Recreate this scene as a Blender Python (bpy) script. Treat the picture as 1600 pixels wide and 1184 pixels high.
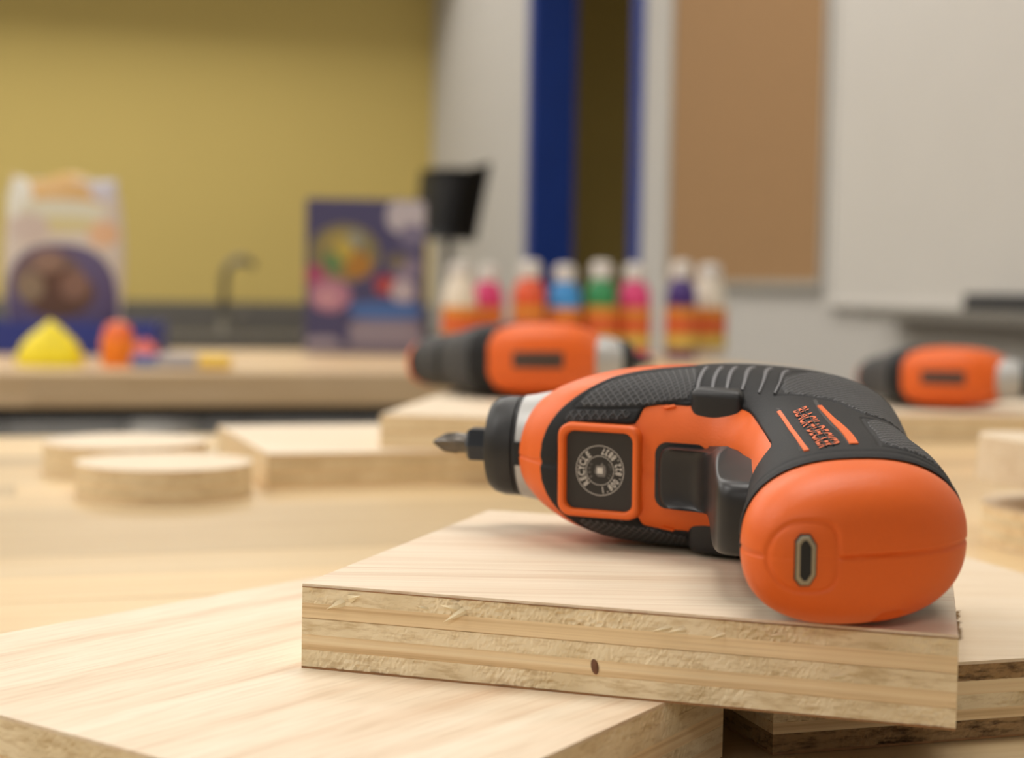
import bpy, bmesh, math, random
import numpy as np
from mathutils import Vector, Matrix, noise as mnoise

for o in list(bpy.data.objects):
    bpy.data.objects.remove(o, do_unlink=True)
scene = bpy.context.scene
col = scene.collection
random.seed(7)

# ------------------------------------------------------------------ camera, world, exposure
# world frame: x right, y away from the camera, z up; the near table top is z = 0 (metres)
CAM_H = 0.099
cam_data = bpy.data.cameras.new('camera'); cam = bpy.data.objects.new('camera', cam_data); col.objects.link(cam)
cam_data.sensor_width = 22.3; cam_data.lens = 35.0; cam_data.clip_start = 0.01; cam_data.clip_end = 60
# the scene is built with the camera looking along y and then turned as a whole so that the room lies square to the axes
PHI = math.radians(17.5)
SQUARE = Matrix.Rotation(-PHI, 4, 'Z')
cam.matrix_world = SQUARE @ (Matrix.Translation((0, 0, CAM_H)) @ Matrix.Rotation(math.pi/2 - math.radians(3.24), 4, 'X')
                    @ Matrix.Rotation(math.radians(1.0), 4, 'Z'))
cam_data.dof.use_dof = True
cam_data.dof.focus_distance = 0.342
cam_data.dof.aperture_fstop = 7.5
scene.camera = cam
scene.view_settings.view_transform = 'Standard'; scene.view_settings.look = 'None'
scene.view_settings.gamma = 1.0; scene.view_settings.use_curve_mapping = False
scene.view_settings.exposure = -0.1
world = bpy.data.worlds.new('world'); scene.world = world; world.use_nodes = True
world.node_tree.nodes['Background'].inputs[0].default_value = (0.9, 0.95, 1.0, 1)
world.node_tree.nodes['Background'].inputs[1].default_value = 0.3

# the room is turned against the camera: u along the tables, n across them
CPH, SPH = math.cos(PHI), math.sin(PHI)
def un(x, y): return (x*CPH + y*SPH, -x*SPH + y*CPH)
def xy(u, n): return (u*CPH - n*SPH, u*SPH + n*CPH)
FLOOR, CEIL = -0.92, 1.83
U0, U1, N0, N1 = -4.2, 1.508, -3.0, 5.815
PANEL_POWER = 18.5
PANELS = [(-2.7, -2.1), (-0.9, -2.1)] + [(u, n) for u in (-3.2, -1.4, 0.4) for n in (0.7, 2.8, 4.95)]

# ------------------------------------------------------------------ helpers
def tag(o, label=None, cat=None, group=None, kind=None):
    if label: o['label'] = label
    if cat: o['category'] = cat
    if group: o['group'] = group
    if kind: o['kind'] = kind
    return o
def link(name, me, mat, parent=None):
    o = bpy.data.objects.new(name, me); col.objects.link(o)
    if mat is not None:
        me.materials.clear(); me.materials.append(mat)
    if parent is not None: o.parent = parent
    return o
def empty(name, loc=(0, 0, 0), rz=0.0, matrix=None):
    o = bpy.data.objects.new(name, None); col.objects.link(o); o.empty_display_size = 0.02
    if matrix is not None: o.matrix_world = matrix
    else:
        o.location = loc; o.rotation_euler = (0, 0, rz)
    return o
def mesh(name, verts, faces, smooth=False):
    me = bpy.data.meshes.new(name); me.from_pydata([tuple(map(float, v)) for v in verts], [], [tuple(map(int, f)) for f in faces]); me.update()
    if smooth:
        me.polygons.foreach_set('use_smooth', [True]*len(me.polygons))
    return me
def bm_mesh(name, bm, smooth=False):
    bmesh.ops.recalc_face_normals(bm, faces=bm.faces)
    me = bpy.data.meshes.new(name); bm.to_mesh(me); bm.free()
    if smooth: me.polygons.foreach_set('use_smooth', [True]*len(me.polygons))
    return me
def bm_box(bm, x0, x1, y0, y1, z0, z1, bev=0.0, seg=2):
    r = bmesh.ops.create_cube(bm, size=1.0)
    vs = r['verts']
    for v in vs:
        v.co = Vector((x0+(v.co.x+.5)*(x1-x0), y0+(v.co.y+.5)*(y1-y0), z0+(v.co.z+.5)*(z1-z0)))
    if bev > 0:
        es = list({e for v in vs for e in v.link_edges})
        bmesh.ops.bevel(bm, geom=es, offset=bev, segments=seg, affect='EDGES', profile=.5)
def box(name, x0, x1, y0, y1, z0, z1, mat, parent=None, bev=0.0, seg=2):
    bm = bmesh.new(); bm_box(bm, x0, x1, y0, y1, z0, z1, bev, seg)
    return link(name, bm_mesh(name, bm), mat, parent)
def rbox(name, u0, u1, n0, n1, z0, z1, mat, parent=None, bev=0.0):       # a box in room coordinates
    o = box(name, u0, u1, n0, n1, z0, z1, mat, parent, bev)
    if parent is None: o.rotation_euler = (0, 0, PHI)
    return o
def lathe(name, prof, mat, parent=None, seg=48, axis='z', smooth=True, cap=True):
    verts, faces = [], []
    m = len(prof)
    for k in range(seg):
        a = 2*math.pi*k/seg; c, s = math.cos(a), math.sin(a)
        for r, h in prof:
            verts.append((r*c, r*s, h) if axis == 'z' else (h, r*c, r*s))
    for k in range(seg):
        k2 = (k+1) % seg
        for j in range(m-1):
            faces.append((k*m+j, k2*m+j, k2*m+j+1, k*m+j+1))
    if cap:
        faces.append([k*m for k in range(seg)][::-1]); faces.append([k*m+m-1 for k in range(seg)])
    bm = bmesh.new()
    bv = [bm.verts.new(v) for v in verts]
    for f in faces:
        try: bm.faces.new([bv[i] for i in f])
        except ValueError: pass
    bmesh.ops.remove_doubles(bm, verts=bm.verts, dist=1e-7)
    me = bm_mesh(name, bm, smooth)
    o = link(name, me, mat, parent)
    if smooth: auto_smooth(me)
    return o
def auto_smooth(me, deg=35):
    bm = bmesh.new(); bm.from_mesh(me)
    for e in bm.edges:
        if len(e.link_faces) == 2 and e.calc_face_angle(0) > math.radians(deg): e.smooth = False
    bm.to_mesh(me); bm.free()
def prism(name, poly, h0, h1, mat, parent=None, bev=0.0, seg=2, smooth=False):   # poly in xy, extruded in z
    bm = bmesh.new()
    lo = [bm.verts.new((x, y, h0)) for x, y in poly]; hi = [bm.verts.new((x, y, h1)) for x, y in poly]
    n = len(poly)
    bm.faces.new(lo[::-1]); bm.faces.new(hi)
    for i in range(n): bm.faces.new((lo[i], lo[(i+1) % n], hi[(i+1) % n], hi[i]))
    bmesh.ops.recalc_face_normals(bm, faces=bm.faces)
    if bev:
        es = [e for e in bm.edges if e.calc_face_angle(0) > .5]
        bmesh.ops.bevel(bm, geom=es, offset=bev, segments=seg, affect='EDGES', profile=.5)
    me = bm_mesh(name, bm, smooth)
    if smooth: auto_smooth(me, 40)
    return link(name, me, mat, parent)
def tube(name, pts, r, mat, parent=None, seg=12):
    verts, faces = [], []
    pts = [Vector(p) for p in pts]
    for i, p in enumerate(pts):
        t = (pts[min(i+1, len(pts)-1)]-pts[max(i-1, 0)]).normalized()
        a = t.orthogonal().normalized() if i == 0 else (a - t*a.dot(t)).normalized()
        b = t.cross(a)
        rr = r[i] if isinstance(r, (list, tuple)) else r
        for k in range(seg):
            q = 2*math.pi*k/seg; verts.append(p+a*rr*math.cos(q)+b*rr*math.sin(q))
    for i in range(len(pts)-1):
        for k in range(seg):
            k2 = (k+1) % seg; faces.append((i*seg+k, i*seg+k2, (i+1)*seg+k2, (i+1)*seg+k))
    faces.append(list(range(seg))[::-1]); faces.append([(len(pts)-1)*seg+k for k in range(seg)])
    return link(name, mesh(name, verts, faces, True), mat, parent)
def copy_tree(o, parent=None):
    c = o.copy(); col.objects.link(c); c.parent = parent
    for ch in o.children: copy_tree(ch, c)
    return c

# ------------------------------------------------------------------ materials
def new_mat(name):
    m = bpy.data.materials.new(name); m.use_nodes = True
    nt = m.node_tree
    return m, nt, nt.nodes['Principled BSDF']
def N(nt, kind, **kw):
    n = nt.nodes.new(kind)
    for k, v in kw.items():
        if k in n.inputs: n.inputs[k].default_value = v
        else: setattr(n, k, v)
    return n
def ramp(nt, stops):
    r = nt.nodes.new('ShaderNodeValToRGB'); e = r.color_ramp.elements
    while len(e) < len(stops): e.new(.5)
    for q, (p, c) in zip(e, stops):
        q.position = p; q.color = (*c, 1) if len(c) == 3 else c
    return r
def plain(name, colr, rough=.5, metal=0.0, bump=0.0, bscale=400.0, spec=.5, var=.06, vscale=8.0):
    m, nt, b = new_mat(name)
    b.inputs['Roughness'].default_value = rough; b.inputs['Metallic'].default_value = metal
    b.inputs['Specular IOR Level'].default_value = spec
    tc = N(nt, 'ShaderNodeTexCoord'); no = N(nt, 'ShaderNodeTexNoise', Scale=vscale, Detail=3.0)
    nt.links.new(tc.outputs['Object'], no.inputs['Vector'])
    r = ramp(nt, [(.3, tuple(c*(1-var) for c in colr)), (.7, tuple(min(1, c*(1+var)) for c in colr))])
    nt.links.new(no.outputs['Fac'], r.inputs['Fac']); nt.links.new(r.outputs['Color'], b.inputs['Base Color'])
    if bump:
        n2 = N(nt, 'ShaderNodeTexNoise', Scale=bscale, Detail=2.0); nt.links.new(tc.outputs['Object'], n2.inputs['Vector'])
        bp = N(nt, 'ShaderNodeBump', Strength=bump, Distance=.0003)
        nt.links.new(n2.outputs['Fac'], bp.inputs['Height']); nt.links.new(bp.outputs['Normal'], b.inputs['Normal'])
    return m
def wood(name, light, mid, dark, along=6.0, across=220.0, rough=.55, rot=0.0, bump=.12, objrand=0.0, contrast=.5, big=18.0):
    """long-grain wood: two stretched noises, grain along local x turned by rot"""
    m, nt, b = new_mat(name)
    b.inputs['Roughness'].default_value = rough; b.inputs['Specular IOR Level'].default_value = .3
    tc = N(nt, 'ShaderNodeTexCoord')
    mr = N(nt, 'ShaderNodeMapping'); mr.inputs['Rotation'].default_value = (0, 0, -rot)
    nt.links.new(tc.outputs['Object'], mr.inputs['Vector'])
    src = mr.outputs['Vector']
    oi = N(nt, 'ShaderNodeObjectInfo')
    add = N(nt, 'ShaderNodeVectorMath', operation='ADD'); mul = N(nt, 'ShaderNodeVectorMath', operation='SCALE')
    cmb = N(nt, 'ShaderNodeCombineXYZ')
    for k in range(3): nt.links.new(oi.outputs['Random'], cmb.inputs[k])
    mul.inputs['Scale'].default_value = 7.0
    nt.links.new(cmb.outputs[0], mul.inputs[0]); nt.links.new(src, add.inputs[0]); nt.links.new(mul.outputs[0], add.inputs[1])
    def stretched(sx, sy, det, dist):
        mp = N(nt, 'ShaderNodeMapping'); mp.inputs['Scale'].default_value = (sx, sy, sy)
        nt.links.new(add.outputs[0], mp.inputs['Vector'])
        no = N(nt, 'ShaderNodeTexNoise', Scale=1.0, Detail=det, Distortion=dist, Roughness=.6)
        nt.links.new(mp.outputs[0], no.inputs['Vector']); return no
    a = stretched(along, across, 4.0, .3); c = stretched(along*.5, big, 3.0, .8); f = stretched(along*6, across*5, 2.0, 0.0)
    r1 = ramp(nt, [(.5-contrast*.5, dark), (.5, mid), (.5+contrast*.35, light)])
    m1 = N(nt, 'ShaderNodeMath', operation='MULTIPLY_ADD'); m1.inputs[1].default_value = .55
    m2 = N(nt, 'ShaderNodeMath', operation='MULTIPLY'); m2.inputs[1].default_value = .45
    nt.links.new(c.outputs['Fac'], m2.inputs[0]); nt.links.new(a.outputs['Fac'], m1.inputs[0]); nt.links.new(m2.outputs[0], m1.inputs[2])
    nt.links.new(m1.outputs[0], r1.inputs['Fac'])
    fr = ramp(nt, [(.3, (.90, .87, .84)), (.55, (1, 1, 1))])
    nt.links.new(f.outputs['Fac'], fr.inputs['Fac'])
    mx = N(nt, 'ShaderNodeMix', data_type='RGBA', blend_type='MULTIPLY'); mx.inputs[0].default_value = 1.0
    nt.links.new(r1.outputs['Color'], mx.inputs[6]); nt.links.new(fr.outputs['Color'], mx.inputs[7])
    out = mx.outputs[2]
    if objrand:
        mp = N(nt, 'ShaderNodeMapRange'); mp.inputs['To Min'].default_value = 1-objrand; mp.inputs['To Max'].default_value = 1+objrand*.5
        nt.links.new(oi.outputs['Random'], mp.inputs['Value'])
        hs = N(nt, 'ShaderNodeHueSaturation'); nt.links.new(out, hs.inputs['Color']); nt.links.new(mp.outputs[0], hs.inputs['Value'])
        out = hs.outputs['Color']
    nt.links.new(out, b.inputs['Base Color'])
    bp = N(nt, 'ShaderNodeBump', Strength=bump, Distance=.0002)
    nt.links.new(f.outputs['Fac'], bp.inputs['Height']); nt.links.new(bp.outputs['Normal'], b.inputs['Normal'])
    return m
def endgrain(name, light, dark, scale=900.0, bump=.6):
    m, nt, b = new_mat(name); b.inputs['Roughness'].default_value = .75; b.inputs['Specular IOR Level'].default_value = .2
    tc = N(nt, 'ShaderNodeTexCoord'); mp = N(nt, 'ShaderNodeMapping'); mp.inputs['Scale'].default_value = (.22, .22, 1.0)
    nt.links.new(tc.outputs['Object'], mp.inputs['Vector'])
    no = N(nt, 'ShaderNodeTexNoise', Scale=scale, Detail=4.0, Roughness=.65); nt.links.new(mp.outputs[0], no.inputs['Vector'])
    n2 = N(nt, 'ShaderNodeTexNoise', Scale=scale*.08, Detail=2.0); nt.links.new(tc.outputs['Object'], n2.inputs['Vector'])
    r = ramp(nt, [(.32, dark), (.52, light)]); nt.links.new(no.outputs['Fac'], r.inputs['Fac'])
    r2 = ramp(nt, [(.35, (.85, .82, .76)), (.6, (1, 1, 1))]); nt.links.new(n2.outputs['Fac'], r2.inputs['Fac'])
    mx = N(nt, 'ShaderNodeMix', data_type='RGBA', blend_type='MULTIPLY'); mx.inputs[0].default_value = 1.0
    nt.links.new(r.outputs['Color'], mx.inputs[6]); nt.links.new(r2.outputs['Color'], mx.inputs[7])
    nt.links.new(mx.outputs[2], b.inputs['Base Color'])
    bp = N(nt, 'ShaderNodeBump', Strength=bump, Distance=.0004); nt.links.new(no.outputs['Fac'], bp.inputs['Height'])
    nt.links.new(bp.outputs['Normal'], b.inputs['Normal'])
    return m
def printed(name, base, blobs, rough=.35):
    """flat print: soft-edged patches (cx, cy, rx, ry, colour, power) on uv-like object coordinates x, z (metres)"""
    m, nt, b = new_mat(name); b.inputs['Roughness'].default_value = rough
    tc = N(nt, 'ShaderNodeTexCoord'); sep = N(nt, 'ShaderNodeSeparateXYZ'); nt.links.new(tc.outputs['Object'], sep.inputs[0])
    cur = N(nt, 'ShaderNodeRGB'); cur.outputs[0].default_value = (*base, 1); cur = cur.outputs[0]
    def mth(op, a, c=None, d=None):
        n = N(nt, 'ShaderNodeMath', operation=op)
        for i, v in enumerate((a, c, d)):
            if v is None: continue
            if isinstance(v, (int, float)): n.inputs[i].default_value = v
            else: nt.links.new(v, n.inputs[i])
        return n.outputs[0]
    for cx, cz, rx, rz, colr, p in blobs:
        dx = mth('ABSOLUTE', mth('DIVIDE', mth('SUBTRACT', sep.outputs[0], cx), rx))
        dz = mth('ABSOLUTE', mth('DIVIDE', mth('SUBTRACT', sep.outputs[2], cz), rz))
        d = mth('ADD', mth('POWER', dx, p), mth('POWER', dz, p))
        f = mth('LESS_THAN', d, 1.0)
        mx = N(nt, 'ShaderNodeMix', data_type='RGBA'); nt.links.new(f, mx.inputs[0]); nt.links.new(cur, mx.inputs[6]); mx.inputs[7].default_value = (*colr, 1)
        cur = mx.outputs[2]
    nt.links.new(cur, b.inputs['Base Color'])
    return m
def diamond(name, colr, pitch, depth, rough=.6, line=(1.15, 1.15, 1.15)):
    """rubber with a fine diamond relief, on uv in millimetres"""
    m, nt, b = new_mat(name); b.inputs['Roughness'].default_value = rough; b.inputs['Specular IOR Level'].default_value = .4
    uv = N(nt, 'ShaderNodeUVMap'); sep = N(nt, 'ShaderNodeSeparateXYZ'); nt.links.new(uv.outputs[0], sep.inputs[0])
    def mth(op, a, c=None):
        n = N(nt, 'ShaderNodeMath', operation=op)
        for i, v in enumerate((a, c)):
            if v is None: continue
            if isinstance(v, (int, float)): n.inputs[i].default_value = v
            else: nt.links.new(v, n.inputs[i])
        return n.outputs[0]
    ys = mth('MULTIPLY', sep.outputs[1], .85)
    p = mth('ADD', sep.outputs[0], ys); q = mth('SUBTRACT', sep.outputs[0], ys)
    w = [mth('PINGPONG', x, pitch*.5) for x in (p, q)]
    h = mth('MULTIPLY', mth('MINIMUM', w[0], w[1]), 2.0/pitch)
    r = ramp(nt, [(.12, tuple(c*5.0 for c in colr)), (.3, colr)]); nt.links.new(h, r.inputs['Fac'])
    nt.links.new(r.outputs['Color'], b.inputs['Base Color'])
    hr = ramp(nt, [(.10, (1, 1, 1)), (.45, (0, 0, 0))]); nt.links.new(h, hr.inputs['Fac'])
    bp = N(nt, 'ShaderNodeBump', Strength=.9, Distance=depth); nt.links.new(hr.outputs['Color'], bp.inputs['Height'])
    nt.links.new(bp.outputs['Normal'], b.inputs['Normal'])
    return m

M = {}
M['orange'] = plain('orange_plastic', (.80, .135, .014), .45, bump=.25, bscale=2500, var=.03, spec=.45)
M['orange_deep'] = plain('orange_recess', (.70, .13, .03), .5, var=.04)
M['rubber'] = plain('black_rubber', (.013, .013, .014), .6, bump=.35, bscale=2200, var=.1, spec=.25)
M['black'] = plain('black_plastic', (.011, .011, .012), .45, bump=.2, bscale=2500, var=.1)
M['gloss'] = plain('black_gloss', (.013, .012, .013), .40, var=.1)
M['silver'] = plain('silver_collar', (.50, .50, .49), .45, metal=.35, var=.04)
M['steel'] = plain('bit_steel', (.13, .115, .10), .35, metal=.85, var=.15, vscale=300)
M['holder'] = plain('bit_holder_steel', (.05, .055, .065), .28, metal=.8, var=.1)
M['nickel'] = plain('port_nickel', (.42, .38, .30), .3, metal=.9)
M['slot'] = plain('spine_slot_brown', (.07, .045, .035), .5)
M['tex_fine'] = diamond('grip_diamond', (.024, .024, .025), 2.0, .0006)
M['tex_dark'] = diamond('grip_diamond_coarse', (.015, .015, .016), 2.4, .0009)
M['rib'] = plain('grip_rib_grey', (.15, .15, .16), .5)
M['label'] = plain('badge_black', (.020, .017, .015), .5, var=.05)
M['print'] = plain('badge_print', (.62, .58, .52), .6, var=.05)
M['print_dim'] = plain('badge_print_dim', (.16, .145, .13), .6, var=.05)
M['veneer_front'] = wood('veneer_driver_board', (.83, .72, .57), (.80, .67, .51), (.66, .48, .33), 5, 380, contrast=.36, big=50)
M['veneer_left'] = wood('veneer_left_board', (.83, .72, .56), (.80, .665, .50), (.67, .48, .32), 9, 130, contrast=.34, rot=math.radians(53), big=60)
M['veneer'] = wood('veneer_plain', (.80, .69, .54), (.77, .64, .475), (.68, .53, .37), 6, 160, contrast=.5)
M['core_smooth'] = wood('core_long_grain', (.90, .74, .49), (.86, .67, .41), (.60, .40, .20), 3, 420, contrast=.42, big=190, rough=.65)
def core_long(rot): return wood('core_long_grain', (.90, .74, .49), (.86, .67, .41), (.56, .36, .17), 3, 520, contrast=.36, big=230, rough=.65, rot=math.radians(rot))
M['core_rough'] = endgrain('core_end_grain', (.88, .75, .52), (.68, .53, .32), 800, .35)
M['core_coarse'] = endgrain('core_end_grain_dark', (.40, .26, .13), (.09, .05, .025), 700)
M['glue'] = plain('veneer_edge', (.30, .15, .06), .7, var=.2, vscale=200)
M['glue_line'] = plain('glue_line', (.62, .43, .23), .7, var=.25, vscale=150)
M['chip'] = plain('wood_chip', (.80, .68, .45), .7, var=.1, vscale=300)
M['knot'] = plain('knot', (.16, .07, .035), .7, var=.2, vscale=600)
M['stave'] = wood('table_stave', (.74, .58, .355), (.69, .515, .29), (.56, .38, .19), 3, 90, contrast=.6, objrand=.30, rough=.38, big=22)
M['stave2'] = wood('back_table_stave', (.72, .55, .36), (.66, .47, .27), (.50, .32, .16), 3, 90, contrast=.6, objrand=.12, rough=.38, big=22)
M['yellow'] = plain('yellow_paint', (.61, .465, .145), .85, var=.02, vscale=1.5)
M['white'] = plain('white_paint', (.52, .495, .455), .85, var=.015, vscale=1.5)
M['ceiling'] = plain('ceiling_paint', (.70, .69, .66), .9)
M['floor'] = plain('floor_grey', (.22, .21, .20), .6, var=.1)
M['blue'] = plain('blue_frame', (.010, .045, .27), .45, var=.05)
M['counter'] = plain('counter_grey', (.125, .115, .10), .5, var=.08, vscale=60)
M['cabinet'] = plain('cabinet_grey', (.24, .235, .225), .55)
M['cork'] = plain('cork', (.34, .195, .085), .9, bump=.5, bscale=300, var=.10, vscale=180)
M['board'] = plain('whiteboard', (.62, .595, .555), .35, var=.01)
M['alu'] = plain('aluminium', (.50, .49, .47), .4, metal=.5)
M['tray'] = plain('tray_grey', (.24, .225, .20), .5, metal=.3)
M['dark'] = plain('dark_felt', (.02, .02, .02), .8)
M['metal_dark'] = plain('dark_steel', (.06, .06, .065), .5, metal=.5)
M['chrome'] = plain('brushed_steel', (.20, .185, .15), .35, metal=.6)
M['chair'] = plain('black_shell', (.009, .009, .010), .5)

# ------------------------------------------------------------------ the room
def struct(name, u0, u1, n0, n1, z0, z1, mat):
    return tag(rbox(name, u0, u1, n0, n1, z0, z1, mat), kind='structure')
struct('floor', U0-.1, U1+3.2, N0-.1, N1+.1, FLOOR-.1, FLOOR, M['floor'])
struct('ceiling', U0-.1, U1+3.2, N0-.1, N1+.1, CEIL, CEIL+.1, M['ceiling'])
struct('wall_back', U0-.12, U1+3.2, N1, N1+.12, FLOOR, CEIL, M['yellow'])
struct('wall_left', U0-.12, U0, N0-.1, N1, FLOOR, CEIL, M['white'])
struct('wall_front', U0-.1, U1+.12, N0-.12, N0, FLOOR, CEIL, M['white'])
# the white wall on the right has a doorway
WT = .115
def nL(L): return N1 - L            # distance L along the white wall from the corner
D0, D1, DTOP = nL(2.065), nL(1.18), FLOOR+2.13
bm = bmesh.new()
bm_box(bm, U1, U1+WT, D1, N1, FLOOR, CEIL); bm_box(bm, U1, U1+WT, N0, D0, FLOOR, CEIL); bm_box(bm, U1, U1+WT, D0, D1, DTOP, CEIL)
wr = link('wall_right', bm_mesh('wall_right', bm), M['white']); wr.rotation_euler = (0, 0, PHI); tag(wr, kind='structure')
# blue steel door frame
bm = bmesh.new()
for a, c in ((D1-.04, D1+.012), (D0-.012, D0+.04)): bm_box(bm, U1-.012, U1+WT+.012, a, c, FLOOR, DTOP, .003)
bm_box(bm, U1-.012, U1+WT+.012, D0-.012, D1+.012, DTOP-.04, DTOP+.012, .003)
df = link('trim_1', bm_mesh('trim_1', bm), M['blue']); df.rotation_euler = (0, 0, PHI); tag(df, 'blue steel door frame in the white wall', kind='structure')
# dark room behind the doorway, brightened by an added panel
bm = bmesh.new()
bm_box(bm, U1+3.1, U1+3.2, N0, N1, FLOOR, CEIL); bm_box(bm, U1+WT, U1+3.1, D0-.8, D0-.7, FLOOR, CEIL)
o = link('wall_corridor', bm_mesh('wall_corridor', bm), M['yellow']); o.rotation_euler = (0, 0, PHI); tag(o, kind='structure')
bm = bmesh.new()
bm_box(bm, U1-.012, U1, N0, D0-.02, FLOOR, FLOOR+.1, .003); bm_box(bm, U1-.012, U1, D1+.02, N1, FLOOR, FLOOR+.1, .003)
o = link('baseboard_right', bm_mesh('baseboard_right', bm), M['metal_dark']); o.rotation_euler = (0, 0, PHI); tag(o, kind='structure')

struct('trim_2', U0, U1, N1-.40, N1, 1.28, CEIL, M['white'])      # bulkhead over the counter

# ceiling light panels (frame, diffuser and the lamp itself)
em, nt_, b_ = new_mat('panel_diffuser'); b_.inputs['Base Color'].default_value = (.9, .9, .88, 1)
b_.inputs['Emission Color'].default_value = (1.0, .965, .915, 1); b_.inputs['Emission Strength'].default_value = 1.5
for i, (u, n, pw) in enumerate([(u, n, PANEL_POWER) for u, n in PANELS]+[(3.2, 3.9, 2.0)]):  # last entry: unseen panel added only to brighten the corridor
    x, y = xy(u, n)
    t = empty('ceiling_light', (x, y, CEIL), PHI)
    if u < U1: tag(t, 'recessed white ceiling light panel above the work tables', 'light', 'ceiling light panels')
    else: tag(t, 'unseen dim light panel added to brighten the corridor behind the blue door frame', 'light')
    bm = bmesh.new()
    for a in ((-.62, .62, -.32, -.30), (-.62, .62, .30, .32), (-.62, -.60, -.3, .3), (.60, .62, -.3, .3)): bm_box(bm, a[0], a[1], a[2], a[3], -.02, 0)
    link('frame', bm_mesh('frame', bm), M['alu'], t)
    box('diffuser', -.6, .6, -.3, .3, -.008, 0, em, t)
    ld = bpy.data.lights.new('lamp', 'AREA'); ld.shape = 'RECTANGLE'; ld.size = 1.16; ld.size_y = .56; ld.energy = pw; ld.color = (1.0, .965, .915)
    lo = bpy.data.objects.new('lamp', ld); col.objects.link(lo); lo.parent = t; lo.location = (0, 0, -.012)

# cork board and whiteboard on the white wall
def wall_thing(name, label, cat):
    t = empty(name, (0, 0, 0), PHI); return tag(t, label, cat)
t = wall_thing('cork_board', 'brown cork board on the white wall between blue door frame and whiteboard', 'cork board')
CZ = CAM_H + .024
bm = bmesh.new()
a0, a1 = nL(3.03), nL(2.285)
rbm = [(a0, a1, CZ-.018, CZ), (a0, a1, CZ+1.2, CZ+1.218), (a0-.012, a0, CZ-.018, CZ+1.218), (a1, a1+.012, CZ-.018, CZ+1.218)]
for q in rbm: bm_box(bm, U1-.016, U1, q[0], q[1], q[2], q[3], .002)
link('frame', bm_mesh('frame', bm), M['alu'], t)
box('cork_sheet', U1-.010, U1, a0, a1, CZ, CZ+1.2, M['cork'], t)
t = wall_thing('whiteboard', 'large glossy whiteboard with grey pen tray beside the cork board', 'whiteboard')
a0, a1 = nL(5.45), nL(3.075); WZ = CAM_H - .012
bm = bmesh.new()
for q in ((a0, a1, WZ-.014, WZ), (a0, a1, WZ+1.2, WZ+1.218), (a0-.014, a0, WZ-.014, WZ+1.218), (a1, a1+.014, WZ-.014, WZ+1.218)): bm_box(bm, U1-.018, U1, q[0], q[1], q[2], q[3], .002)
link('frame', bm_mesh('frame', bm), M['board'], t)
box('panel', U1-.012, U1, a0, a1, WZ, WZ+1.2, M['board'], t)
bm = bmesh.new(); bm_box(bm, U1-.075, U1, a0+.1, nL(3.30), WZ-.030, WZ-.016, .003); bm_box(bm, U1-.078, U1-.072, a0+.1, nL(3.30), WZ-.030, WZ-.010, .002)
link('pen_tray', bm_mesh('pen_tray', bm), M['tray'], t)
t = wall_thing('board_eraser', 'black felt board eraser lying in the whiteboard pen tray', 'eraser')
box('handle', U1-.065, U1-.020, nL(3.78), nL(3.60), WZ+.000, WZ+.016, M['metal_dark'], t, .004)
box('felt', U1-.065, U1-.020, nL(3.78), nL(3.60), WZ-.016, WZ+.000, M['dark'], t, .001)

# counter with base cabinets and a tap along the yellow wall
KZ = CAM_H - .170
K0 = N1 - .63
for i in range(6):
    u1 = U1 - .02 - i*.75; u0 = u1 - .745
    t = empty('base_cabinet', (0, 0, 0), PHI)
    tag(t, 'grey base cabinet under the counter along the yellow wall', 'cabinet', 'base cabinets under the counter')
    box('body', u0, u1, K0+.04, N1-.002, FLOOR+.1, KZ-.035, M['cabinet'], t)
    box('plinth', u0, u1, K0+.10, N1-.002, FLOOR, FLOOR+.1, M['dark'], t)
    for k in range(2):
        ua = u0+.004+k*.3725; d = box('door', ua, ua+.3655, K0+.02, K0+.04, FLOOR+.11, KZ-.045, M['cabinet'], t, .002)
        uh = ua+.33 if k == 0 else ua+.035
        box('handle', uh-.006, uh+.006, K0-.005, K0+.02, KZ-.22, KZ-.09, M['chrome'], d, .003)
t = empty('countertop', (0, 0, 0), PHI); tag(t, 'long dark grey countertop with low splashback along the yellow wall', 'countertop')
box('worktop', U0+.6, U1-.004, K0, N1-.002, KZ-.035, KZ, M['counter'], t, .004)
box('splashback', U0+.6, U1-.004, N1-.02, N1-.002, KZ, KZ+.102, M['counter'], t, .003)
x, y = -.975, 5.42
t = empty('tap', (x, y, KZ), PHI); tag(t, 'slim brushed steel gooseneck tap standing on the grey counter', 'tap')
lathe('base', [(.0, 0), (.027, 0), (.027, .012), (.018, .03), (.018, .07)], M['chrome'], t)
tube('spout', [(0, 0, .03), (0, 0, .18)] + [(.055-.055*math.cos(a), -.02*math.sin(a), .18+.07*math.sin(a)) for a in [k*.2 for k in range(1, 13)]], .013, M['chrome'], t)
tube('lever', [(.015, 0, .05), (.05, 0, .06), (.075, 0, .085)], .007, M['chrome'], t)
x, y = -1.085, 5.0
t = empty('waste_bin', (x, y, FLOOR), PHI); tag(t, 'slim pale grey waste bin in front of the base cabinets', 'bin')
lathe('body', [(0, 0), (.085, 0), (.105, .56), (.105, .58), (.095, .58)], M['white'], t, 32)
lathe('lid', [(.108, .575), (.108, .60), (.09, .625), (0, .632)], M['alu'], t, 32)

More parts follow.
